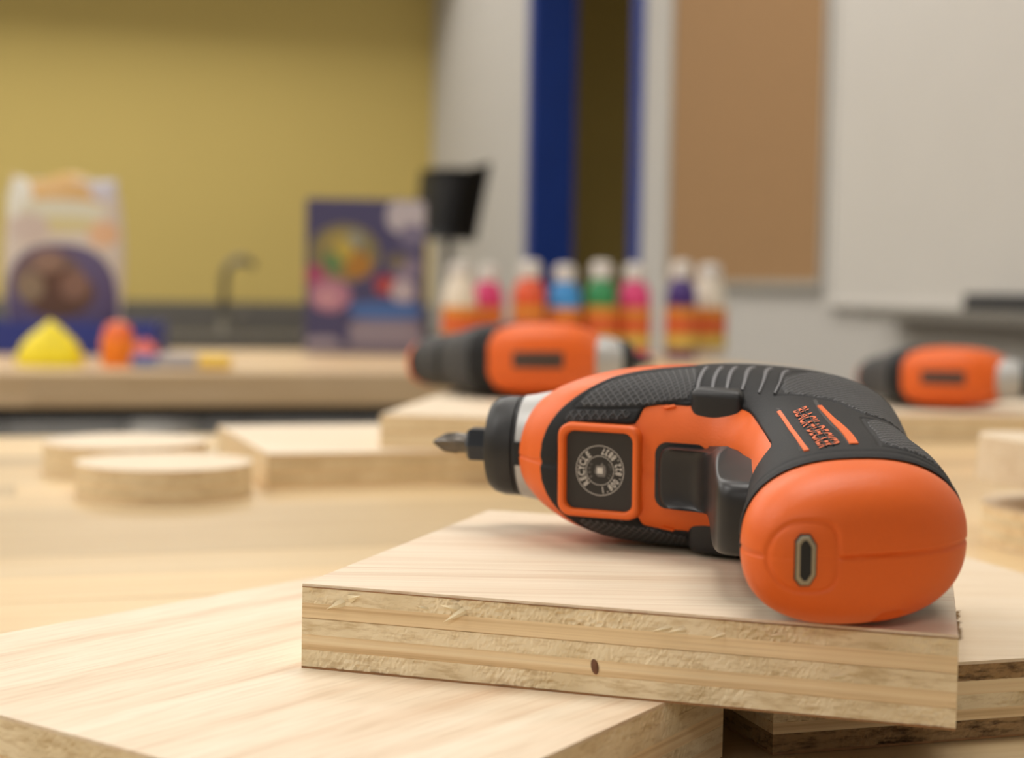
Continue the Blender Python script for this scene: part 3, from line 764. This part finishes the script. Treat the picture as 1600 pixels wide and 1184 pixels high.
def clip_mesh(name, P, S, UV, closed, mat, parent):
    """keep the part of grid P where S > 0, cut exactly along S = 0"""
    nt, na = S.shape
    idx = -np.ones((nt, na), int); verts = []; uvs = []
    keep = S > 0
    idx[keep] = np.arange(keep.sum()); verts = list(map(tuple, to_local(P)[keep])); uvs = list(map(tuple, UV[keep]))
    PL = to_local(P); faces = []; cut = {}
    def cutv(a, b):
        k = (a, b) if a < b else (b, a)
        if k not in cut:
            f = S[k[0]]/(S[k[0]]-S[k[1]]); ub = UV[k[1]]
            cut[k] = len(verts); verts.append(tuple(PL[k[0]]*(1-f)+PL[k[1]]*f)); uvs.append(tuple(UV[k[0]]*(1-f)+ub*f))
        return cut[k]
    lim = na if closed else na-1
    for i in range(nt-1):
        row = keep[i]; row2 = keep[i+1]
        if not row.any() and not row2.any(): continue
        for j in range(lim):
            j2 = (j+1) % na
            q = [(i, j), (i+1, j), (i+1, j2), (i, j2)]
            kk = [row[j], row2[j], row2[j2], row[j2]]
            if all(kk): faces.append([idx[c] for c in q]); continue
            if not any(kk): continue
            f = []
            for a in range(4):
                b = (a+1) % 4
                if kk[a]: f.append(idx[q[a]])
                if kk[a] != kk[b]: f.append(cutv(q[a], q[b]))
            if len(f) >= 3: faces.append(f)
    me = mesh(name, verts, faces, True)
    uvl = me.uv_layers.new(name='UVMap'); ua = np.array(uvs)
    li = np.zeros(len(me.loops), int); me.loops.foreach_get('vertex_index', li)
    uvl.data.foreach_set('uv', ua[li].ravel())
    bm = bmesh.new(); bm.from_mesh(me); bmesh.ops.recalc_face_normals(bm, faces=bm.faces); bm.to_mesh(me); bm.free()
    return link(name, me, mat, parent)
def grid_ta(nt, t0, t1, thetas):
    T = np.linspace(t0, t1, nt)[:, None]*np.ones((1, len(thetas))); TH = np.ones((nt, 1))*thetas[None]
    return T, TH
def surf_pts(t, th, off):
    """points on the body skin: arrays t, theta, offset in mm"""
    t = np.atleast_1d(t); th = np.atleast_1d(th); out_ = []
    for a, b, o in zip(t, th, np.broadcast_to(off, t.shape)):
        g = body_grid(3, np.array([b-.004, b, b+.004]), a-.002, a+.002); n_ = grid_normals(g, False)[1, 1]*FLIP
        out_.append(g[1, 1]+n_*o)
    return np.array(out_)
def sstep(x): x = np.clip(x, 0, 1); return x*x*(3-2*x)

def text_shape(body, bold=0.0):
    cu = bpy.data.curves.new('txt', 'FONT'); cu.body = body; cu.size = 1.0; cu.align_x = 'LEFT'; cu.offset = bold; cu.resolution_u = 4
    ob = bpy.data.objects.new('txt', cu); col.objects.link(ob); dg = bpy.context.evaluated_depsgraph_get(); dg.update()
    me = bpy.data.meshes.new_from_object(ob.evaluated_get(dg))
    V = np.array([v.co[:2] for v in me.vertices]) if len(me.vertices) else np.zeros((0, 2)); Fc = [list(p.vertices) for p in me.polygons]
    bpy.data.objects.remove(ob, do_unlink=True); bpy.data.meshes.remove(me); bpy.data.curves.remove(cu)
    return V, Fc

def make_driver():
    root = empty('cordless_screwdriver')
    # --- orange shell halves (full body skin with the parting line)
    nt = 230
    T, TH = grid_ta(nt, 0, 1, THETA); A = fold(TH)
    P, Nn = skin(nt, 0, 1, THETA, True)
    g = groove(T, (1-A)*LA) + groove(T, A*LA)
    clip_mesh('housing', P+Nn*g[..., None], np.ones(T.shape), np.stack([T*LT, TH/np.pi*LA], -1), True, M['orange'], root)
    # --- black rubber overmould
    nt = 330
    T, TH = grid_ta(nt, .10, 1.0, THETA); A = fold(TH)
    P, Nn = skin(nt, .10, 1.0, THETA, True)
    s1 = poly_sdf(R_NOSE, T, A); s2 = poly_sdf(smooth_poly(R_BELLY, 1), T, A)
    S = -np.maximum(s1, s2)
    off = .78*sstep(S/.8)-.14
    off += groove(T, (T-.978)*LT, .40, .35)*(A < .93) + groove(T, (1-A)*LA, .5, .35) + groove(T, A*LA, .3, .3)
    off -= .35*sstep((T-.992)/.008)
    # thin parting lines in the rubber: beside the badge, and around the smooth handle side
    line = poly_sdf([(.318, 1.2), (.318, .80), (.30, .79), (.16, .80), (.14, 1.2)], T, A)
    off += -.30*np.exp(-(line/.28)**2)*(T > .2)*(T < .33)*(A > .79)*(A < .90)
    l2 = poly_sdf(R_TEXC, T, A); l3 = poly_sdf(R_TEXB, T, A); l4 = poly_sdf(R_FINE, T, A)
    off += -.35*np.exp(-((l2+.5)/.3)**2) - .35*np.exp(-((l3+.5)/.3)**2) - .25*np.exp(-((l4+.6)/.3)**2)
    om = clip_mesh('grip_overmould', P+Nn*off[..., None], S, np.stack([T*LT, TH/np.pi*LA], -1), True, M['rubber'], root)
    # --- diamond texture panels on the rubber
    for poly, key, t0, t1, a0, a1, both in ((R_FINE, 'tex_fine', .17, .44, .5, .84, 1), (R_COARSE, 'tex_dark', .16, .31, .82, .89, 1), (R_TEXB, 'tex_fine', .49, .80, -.65, .65, 0), (R_TEXC, 'tex_fine', .79, .98, -.46, .46, 0)):
        for sgn in ((1, -1) if both else (1,)):
            ths = np.linspace(a0*np.pi, a1*np.pi, 150)*sgn
            T, TH = grid_ta(140, t0, t1, ths); P, Nn = skin(140, t0, t1, ths, False)
            if sgn < 0: Nn = -Nn
            S = poly_sdf(smooth_poly(poly, 1), T, np.abs(TH)/np.pi)
            off = .40+.42*sstep((S+.02)/.35)
            clip_mesh('grip_texture', P+Nn*off[..., None], S, np.stack([T*LT, TH/np.pi*LA], -1), False, M[key], om)
    # --- grey ribs across the top
    ribs = [((.367, .533), (.425, .764)), ((.390, .523), (.447, .716)), ((.410, .512), (.474, .694)), ((.430, .500), (.512, .684)), ((.457, .497), (.562, .665)), ((.489, .497), (.598, .628))]
    for (ta, aa), (tb, ab) in ribs:
        for sgn in (1, -1):
            verts, faces = [], []
            m = 18; wd = .8/LT
            for k in range(m):
                f = k/(m-1); t = ta+(tb-ta)*f; a = aa+(ab-aa)*f
                for dt, o in ((-wd, .5), (-wd*.6, .98), (wd*.6, .98), (wd, .5)):
                    verts.append(surf_pts([t+dt], [sgn*a*np.pi], o)[0])
            for k in range(m-1):
                for j in range(3): faces.append((4*k+j, 4*k+j+1, 4*k+5+j, 4*k+4+j))
            link('grip_rib', mesh('rib', to_local(np.array(verts)), faces, False), M['rib'], om)
    # --- brand on the handle side: two orange stripes and letters
    def strip(name, pts, wa, o, mat, par):
        verts, faces = [], []; m = 24
        pts = catmull(pts, m)
        for k in range(m):
            for da, oo in ((-wa, o-.35), (-wa*.9, o), (wa*.9, o), (wa, o-.35)): verts.append(surf_pts([pts[k][0]], [(pts[k][1]+da)*np.pi], oo)[0])
        for k in range(m-1):
            for j in range(3): faces.append((4*k+j, 4*k+j+1, 4*k+5+j, 4*k+4+j))
        faces += [(0, 1, 2, 3), (4*m-4, 4*m-3, 4*m-2, 4*m-1)]
        return link(name, mesh(name, to_local(np.array(verts)), faces), mat, par)
    strip('brand_plate', [(.680, .588), (.75, .583), (.85, .575), (.955, .566)], .074, .74, M['black'], om)
    strip('brand_stripe', [(.703, .653), (.782, .643), (.852, .635), (.915, .628), (.962, .612)], .0085, .90, M['orange'], om)
    strip('brand_stripe', [(.727, .518), (.791, .509), (.851, .504), (.908, .502), (.953, .498)], .0062, .90, M['orange'], om)
    V, Fc = text_shape('BLACK+DECKER', .012)
    w = V[:, 0].max(); h = .70
    fx = V[:, 0]/w; fy = V[:, 1]/h; gx = [0, .25, .5, .75, 1]
    tb, ab = np.interp(fx, gx, [.739, .805, .868, .923, .964]), np.interp(fx, gx, [.604, .597, .592, .586, .574])
    tt_, at_ = np.interp(fx, gx, [.719, .788, .851, .911, .955]), np.interp(fx, gx, [.556, .543, .535, .530, .519])
    t = tb+(tt_-tb)*fy; a = ab+(at_-ab)*fy
    link('brand_letters', mesh('brand_letters', to_local(surf_pts(t, a*np.pi, .92)), Fc), M['orange_deep'], om)
    # dark bars that cross the letters
    for k in (.33, .67):
        strip('letter_bar', [(b0+(b1-b0)*k, c0_+(c1_-c0_)*k) for b0, b1, c0_, c1_ in ((.739, .719, .604, .556), (.805, .788, .597, .543), (.868, .851, .592, .535), (.923, .911, .586, .530), (.964, .955, .574, .519))], .0019, .97, M['black'], om)
    # --- badge frame, badge and its print on the belly
    o0 = np.array([20.4, 28.1]); e = np.array([.988, .152]); m_ = np.array([-.152, .988])
    def badge(p, q, d): return np.array([o0[0]+e[0]*p+m_[0]*d, o0[1]+e[1]*p+m_[1]*d, q])
    def rrect(cx, cy, hx, hy, r, n=8):
        out_ = []
        for sx, sy, a0 in ((1, 1, 0), (-1, 1, 90), (-1, -1, 180), (1, -1, 270)):
            for k in range(n+1):
                a = math.radians(a0+90*k/n); out_.append((cx+sx*(hx-r)+r*math.cos(a), cy+sy*(hy-r)+r*math.sin(a)))
        return out_
    cx, cy = 10.0, -.6
    rings = [(10.6, 11.5, 3.4, -3.0), (10.4, 11.3, 3.2, .9), (9.9, 10.8, 3.0, 1.5), (9.0, 10.0, 2.6, 1.5), (8.6, 9.6, 2.3, 1.1), (8.3, 9.4, 2.2, -.5)]
    verts, faces = [], []
    for hx, hy, r, d in rings: verts += [badge(p, q, d) for p, q in rrect(cx, cy, hx, hy, r)]
    nn = 36
    for j in range(len(rings)-1):
        for i in range(nn): faces.append((j*nn+i, j*nn+(i+1) % nn, (j+1)*nn+(i+1) % nn, (j+1)*nn+i))
    fr = link('badge_frame', mesh('badge_frame', to_local(np.array(verts)), faces, True), M['orange'], root); auto_smooth(fr.data, 50)
    rp = rrect(cx, cy, 8.45, 9.5, 2.3)
    verts = [badge(p, q, .15) for p, q in rp]+[badge(p, q, -.6) for p, q in rp]
    bd = link('badge', mesh('badge', to_local(np.array(verts)), [list(range(nn)), list(range(nn, 2*nn))[::-1]]+[(i, (i+1) % nn, nn+(i+1) % nn, nn+i) for i in range(nn)]), M['label'], root)
    lc = (cx+.1, cy+.1)
    def ring(name, r0, r1, mat):
        vs, fs = [], []; m = 64
        for k in range(m):
            a = 2*math.pi*k/m
            for r in (r0, r1): vs.append(badge(lc[0]+r*math.cos(a), lc[1]+r*math.sin(a), .19))
        for k in range(m): k2 = (k+1) % m; fs.append((2*k, 2*k+1, 2*k2+1, 2*k2))
        link(name, mesh(name, to_local(np.array(vs)), fs), mat, bd)
    ring('print_ring', 5.95, 6.10, M['print']); ring('print_ring', 3.45, 3.58, M['print'])
    def arc_text(name, body, r, a0, a1, size, inward, mat, xs=1.0):
        """letters along an arc from angle a0 to a1 (degrees, counter-clockwise positive)"""
        vs, fs = [], []
        n = len(body)
        for i, ch in enumerate(body):
            if ch == ' ': continue
            V, Fc = text_shape(ch, .02)
            if not len(V): continue
            V = V-np.array([(V[:, 0].max()+V[:, 0].min())/2, .35]); V = V*np.array([size*xs, size])
            a = math.radians(a0+(a1-a0)*i/(n-1)); R_ = np.array([math.cos(a), math.sin(a)]); Tn = np.array([-R_[1], R_[0]])
            up_, rt = (-R_, Tn) if inward else (R_, -Tn)
            base = len(vs)
            for x_, y_ in V:
                p = R_*r+rt*x_+up_*y_; vs.append(badge(lc[0]+p[0], lc[1]+p[1], .20))
            fs += [[base+k for k in f] for f in Fc]
        if vs: link(name, mesh(name, to_local(np.array(vs)), fs), mat, bd)
    arc_text('print_letters', 'RECYCLE', 4.75, 222, 128, 2.35, False, M['print'], .78)
    arc_text('print_letters', '1.800.822.8837', 4.75, -80, 80, 2.25, True, M['print'], .72)
    arc_text('print_letters', 'RBRC', 2.75, 214, 146, .95, False, M['print_dim'])
    arc_text('print_letters', 'Li-ion', 2.75, -34, 34, .95, True, M['print_dim'])
    vs = [badge(lc[0]+p, lc[1]+q, .20) for p, q in ((-.75, -.75), (.75, -.75), (.75, .75), (-.75, .75))]
    link('print_battery', mesh('print_battery', to_local(np.array(vs)), [(0, 1, 2, 3)]), M['print'], bd)
    vs = [badge(lc[0]+p, lc[1]+q, .195) for p, q in ((-1.4, -.5), (-.5, -1.5), (1.3, -1.5), (1.6, -.2), (1.4, 1.2), (.9, 1.4), (.6, 2.0), (.1, 1.3), (-1.0, 1.2))]
    link('print_battery_shadow', mesh('print_battery_shadow', to_local(np.array(vs)), [list(range(9))]), M['print_dim'], bd)
    # small raised pointers beside the buttons
    for sgn in (1, -1):
        verts = []
        for t, a in ((.352, .812), (.378, .800), (.384, .808), (.360, .822)):
            for o in (-.1, .55): verts.append(surf_pts([t], [sgn*a*np.pi], o)[0])
        link('pointer_mark', mesh('pointer_mark', to_local(np.array(verts)), [(1, 3, 5, 7), (0, 2, 3, 1), (2, 4, 5, 3), (4, 6, 7, 5), (6, 0, 1, 7)]), M['orange'], root)
    # --- direction buttons on both flanks
    for sgn, top in ((1, 20.0), (-1, -19.3)):
        bm = bmesh.new()
        bm_box(bm, 51.6, 64.6, -31.8, -17.5, min(sgn*9, top), max(sgn*9, top), 1.9, 4)
        for v in bm.verts:
            v.co.y -= (v.co.x-58)*.30
            v.co.x += (abs(v.co.z)-14)*-.03*(1 if v.co.x > 58 else -1)
            v.co = v.co*.001
        me = bm_mesh('direction_button', bm, True); auto_smooth(me, 60)
        link('direction_button', me, M['black'], root)
    # --- trigger: block against the body, then a finger tongue that widens towards its tip
    prof = [(45.0, 28), (45.2, 33.6), (47.5, 34.8), (51, 35.4), (54.0, 36.6), (56.5, 40), (58.2, 46), (59.6, 54), (61.0, 63), (62.4, 71), (63.6, 77), (65, 80.5), (68, 82), (73, 81.5), (78, 74), (80, 56), (77, 34), (60, 26)]
    pf = catmull(prof+[prof[0]], 97)[:-1]
    NW = 25; verts, faces = [], []
    for j in range(NW):
        ph = -math.pi/2+math.pi*j/(NW-1); q = math.sin(ph)
        for (s, v) in pf:
            hw = 7.1+3.3*sstep((v-36)/14)-2.6*sstep((v-62)/20)
            bulge = 4.2*(1-math.cos(ph))**1.6              # rounded shoulders
            cs, cv = 67, 50
            L = math.hypot(s-cs, v-cv); k = 1-(bulge/L if L > 1 else 0)
            verts.append((cs+(s-cs)*k, cv+(v-cv)*k, hw*math.copysign(abs(q)**.8, q)-.6))
    n = len(pf)
    for j in range(NW-1):
        for i in range(n): i2 = (i+1) % n; faces.append((j*n+i, j*n+i2, (j+1)*n+i2, (j+1)*n+i))
    faces.append(list(range(n))[::-1]); faces.append([(NW-1)*n+i for i in range(n)])
    me = mesh('trigger', to_local(np.array(verts)), faces, True); bm = bmesh.new(); bm.from_mesh(me); bmesh.ops.recalc_face_normals(bm, faces=bm.faces); bm.to_mesh(me); bm.free(); auto_smooth(me, 50)
    link('trigger', me, M['gloss'], root)
    # dark slot the trigger slides in
    rp = rrect(0, 0, 6.6, 7.9, 3.0)
    verts = [(50.4+p*.98, 32.0+p*.17+.7, q-.6) for p, q in rp]+[(50.4+p*.98, 28, q-.6) for p, q in rp]
    link('trigger_slot', mesh('trigger_slot', to_local(np.array(verts)), [list(range(nn))]+[(i, (i+1) % nn, nn+(i+1) % nn, nn+i) for i in range(nn)]), M['black'], root)
    # --- slot in the orange spine
    strip('spine_slot', [(.255, 0), (.31, 0), (.36, 0), (.415, 0)], .034, .30, M['slot'], root)
    # --- nose: silver collar, black chuck, bit holder and bit
    def rev(name, prof, mat, seg=64, par=root): return lathe(name, [(r*.001, h*.001) for r, h in prof], mat, par, seg, axis='x', cap=False)
    rev('nose_collar', [(0, 5), (13.2, 5), (13.6, 7.5), (14.4, 11), (14.9, 15), (15.0, 24), (0, 24)], M['silver'])
    ck = rev('chuck', [(0, -4.2), (9.2, -4.2), (11.2, -3.6), (12.3, -2.2), (12.9, 0.2), (13.0, 3.6), (12.6, 3.9), (12.6, 4.4), (13.2, 4.7), (13.3, 7.4), (12.6, 7.8), (0, 7.8)], M['black'])
    box('chuck_slot', .0046, .0073, -.0136, -.0120, -.0030, .0030, M['dark'], ck, .0003)
    hx = [(0, -10.6), (3.9, -10.6), (4.7, -9.8), (4.7, -3), (0, -3)]
    lathe('bit_holder', [(r*.001, h*.001) for r, h in hx], M['holder'], root, 6, axis='x', smooth=False, cap=False)
    # phillips bit: hex shank running into a cross-shaped point
    verts, faces = [], []; m = 48; prof = [(-9, 2.6, 0), (-13.2, 2.6, 0), (-13.8, 2.9, .25), (-17.2, 2.55, .5), (-19.2, 1.3, .55), (-20.2, .55, .3), (-20.5, .0, 0)]
    for h_, r_, k_ in prof:
        for i in range(m):
            a = 2*math.pi*i/m; rr = r_*(1-k_*abs(math.sin(2*a+.5))**.6)
            verts.append((h_, rr*math.cos(a), rr*math.sin(a)))
    for j in range(len(prof)-1):
        for i in range(m): i2 = (i+1) % m; faces.append((j*m+i, j*m+i2, (j+1)*m+i2, (j+1)*m+i))
    faces.append(list(range(m)))
    link('screw_bit', mesh('screw_bit', np.array(verts)*.001, faces, True), M['steel'], root)
    # --- orange end cap with port
    O_, I_ = np.array(ST[-1][0:2]), np.array(ST[-1][2:4]); c0 = (O_+I_)/2; d0 = (O_-I_)/2; TT = ST[-1][4]
    npsi, nth = 110, 360
    be = np.linspace(0, math.pi/2, npsi); ps = np.sin(be)**(2/2.8); fs_ = np.cos(be)**(2/2.8); th = np.linspace(0, 2*np.pi, nth+1)[:-1]
    P = np.zeros((npsi, nth, 3))
    d1 = np.array([20.6, -10.5])
    for k, psi in enumerate(ps):
        f = fs_[k]*(1+.018*math.sin(math.pi*min(1, psi*1.4))); ee = 2/2.4
        c = c0+np.array([2.0, 17.5])*psi; d = (d0*(1-psi)+d1*psi)*f
        cxx = np.sign(np.cos(th))*np.abs(np.cos(th))**ee; sxx = np.sign(np.sin(th))*np.abs(np.sin(th))**ee
        P[k, :, 0] = c[0]+d[0]*cxx; P[k, :, 1] = c[1]+d[1]*cxx; P[k, :, 2] = (TT-.1)*f*sxx*np.where(sxx < 0, 1.03, 1.0)
    Nn = grid_normals(P, True); ctr = P.reshape(-1, 3).mean(0)
    if ((P-ctr)*Nn).sum() < 0: Nn = -Nn
    Nn[-3:] = np.array([.45, .89, 0])
    ax_ = d1/np.linalg.norm(d1); ap = c0+np.array([2.0, 17.5])
    p_ = (P[..., 0]-ap[0])*ax_[0]+(P[..., 1]-ap[1])*ax_[1]; q_ = P[..., 2]
    # port surround: half round on the left, square on the right
    pc = -10.3
    dx = p_-pc; rr = np.where(dx > 0, (np.abs(dx/6.2)**4+np.abs(q_/6.8)**4)**.25, np.sqrt((dx/6.6)**2+(q_/6.8)**2))
    dd = (rr-1)*6.6
    off = -.22*sstep(.5-dd/.6) - .28*np.exp(-((dd+.15)/.42)**2)
    seam = -.55*np.exp(-((q_+.1)/.34)**2)*sstep(dd/.5) - .10*np.exp(-((q_+.1)/.3)**2)*(dd < 0)
    notch = -1.5*np.exp(-(((p_-9.0)/2.6)**4))*sstep((-q_-11.3)/1.5)*sstep((P[..., 1]-(ap[1]-12))/3)
    ec = clip_mesh('end_cap', P+Nn*(off+seam+notch)[..., None], np.ones(p_.shape), np.stack([p_, q_], -1), True, M['orange'], root)
    # port shell: frame of nickel around a dark opening, sunk into the surround
    base_v = None
    ip = np.unravel_index(((p_-pc)**2+(q_-0)**2+1e3*(np.arange(npsi)[:, None] < 20)).argmin(), p_.shape); pt = P[ip]; nm = Nn[ip]; nm = nm/np.linalg.norm(nm)
    tx = np.array([nm[1], -nm[0], 0]); tx = tx if tx[0] > 0 else -tx
    def pp(x_, y_, d_): return pt+tx*x_+np.array([0, 0, y_-.4])+nm*d_
    def port_out(hw, hh, ch): return [(-hw, -hh+ch), (-hw+ch*.8, -hh), (hw-ch*1.0, -hh), (hw, -hh+ch*1.6), (hw, hh-ch*1.6), (hw-ch*1.0, hh), (-hw+ch*.8, hh), (-hw, hh-ch)]
    def tube_ring(name, sets, mat, fill=False):
        vs = [pp(x_, y_, d_) for s_, d_ in sets for x_, y_ in s_]; m8 = 8; fs = []
        for j in range(len(sets)-1):
            for i in range(m8): fs.append((j*m8+i, j*m8+(i+1) % m8, (j+1)*m8+(i+1) % m8, (j+1)*m8+i))
        if fill: fs.append([(len(sets)-1)*m8+i for i in range(m8)])
        return link(name, mesh(name, to_local(np.array(vs)), fs), mat, ec)
    tube_ring('port_recess', [(port_out(2.0, 4.75, 1.2), -.6), (port_out(2.0, 4.75, 1.2), .10-.22)], M['dark'], True)
    tube_ring('usb_port', [(port_out(1.75, 4.5, 1.1), -.5), (port_out(1.75, 4.5, 1.1), .12), (port_out(1.55, 4.3, 1.0), .22), (port_out(1.05, 3.75, .8), .22), (port_out(1.0, 3.7, .8), -.2)], M['nickel'])
    tube_ring('port_opening', [(port_out(1.08, 3.8, .8), -.2), (port_out(1.08, 3.8, .8), .06)], M['dark'], True)
    return root
def pose(root, alpha, C, tilt=3.4):
    root.matrix_world = Matrix.Translation(Vector(C)*.001) @ Matrix.Rotation(-math.radians(alpha), 4, 'Z') @ Matrix.Rotation(math.radians(tilt), 4, 'X')
driver = make_driver()
pose(driver, 14.0, (-.8, 420.0, 57.9))
tag(driver, 'orange and black cordless screwdriver lying on the square plywood offcut, charging port in front', 'screwdriver')
def spine_pose(o, alpha, mx, my, base):
    a = math.radians(alpha); b = Vector((math.cos(a), -math.sin(a))); v = Vector((-math.sin(a), -math.cos(a)))
    c = Vector((mx, my))-b*52+v*22
    pose(o, alpha, (c.x, c.y, base+22.0))
d2 = copy_tree(driver); d2['label'] = 'orange cordless screwdriver lying spine outwards on stacked boards before the paint bottles'
spine_pose(d2, 164.5, 22.5, 925.0, 34.4)
d3 = copy_tree(driver); d3['label'] = 'orange cordless screwdriver lying spine outwards on a board before the whiteboard'
spine_pose(d3, 189.0, 310.0, 1125.0, 18.0)

for o in list(col.objects):
    if o.parent is None and o is not cam:
        o.matrix_world = SQUARE @ o.matrix_basis
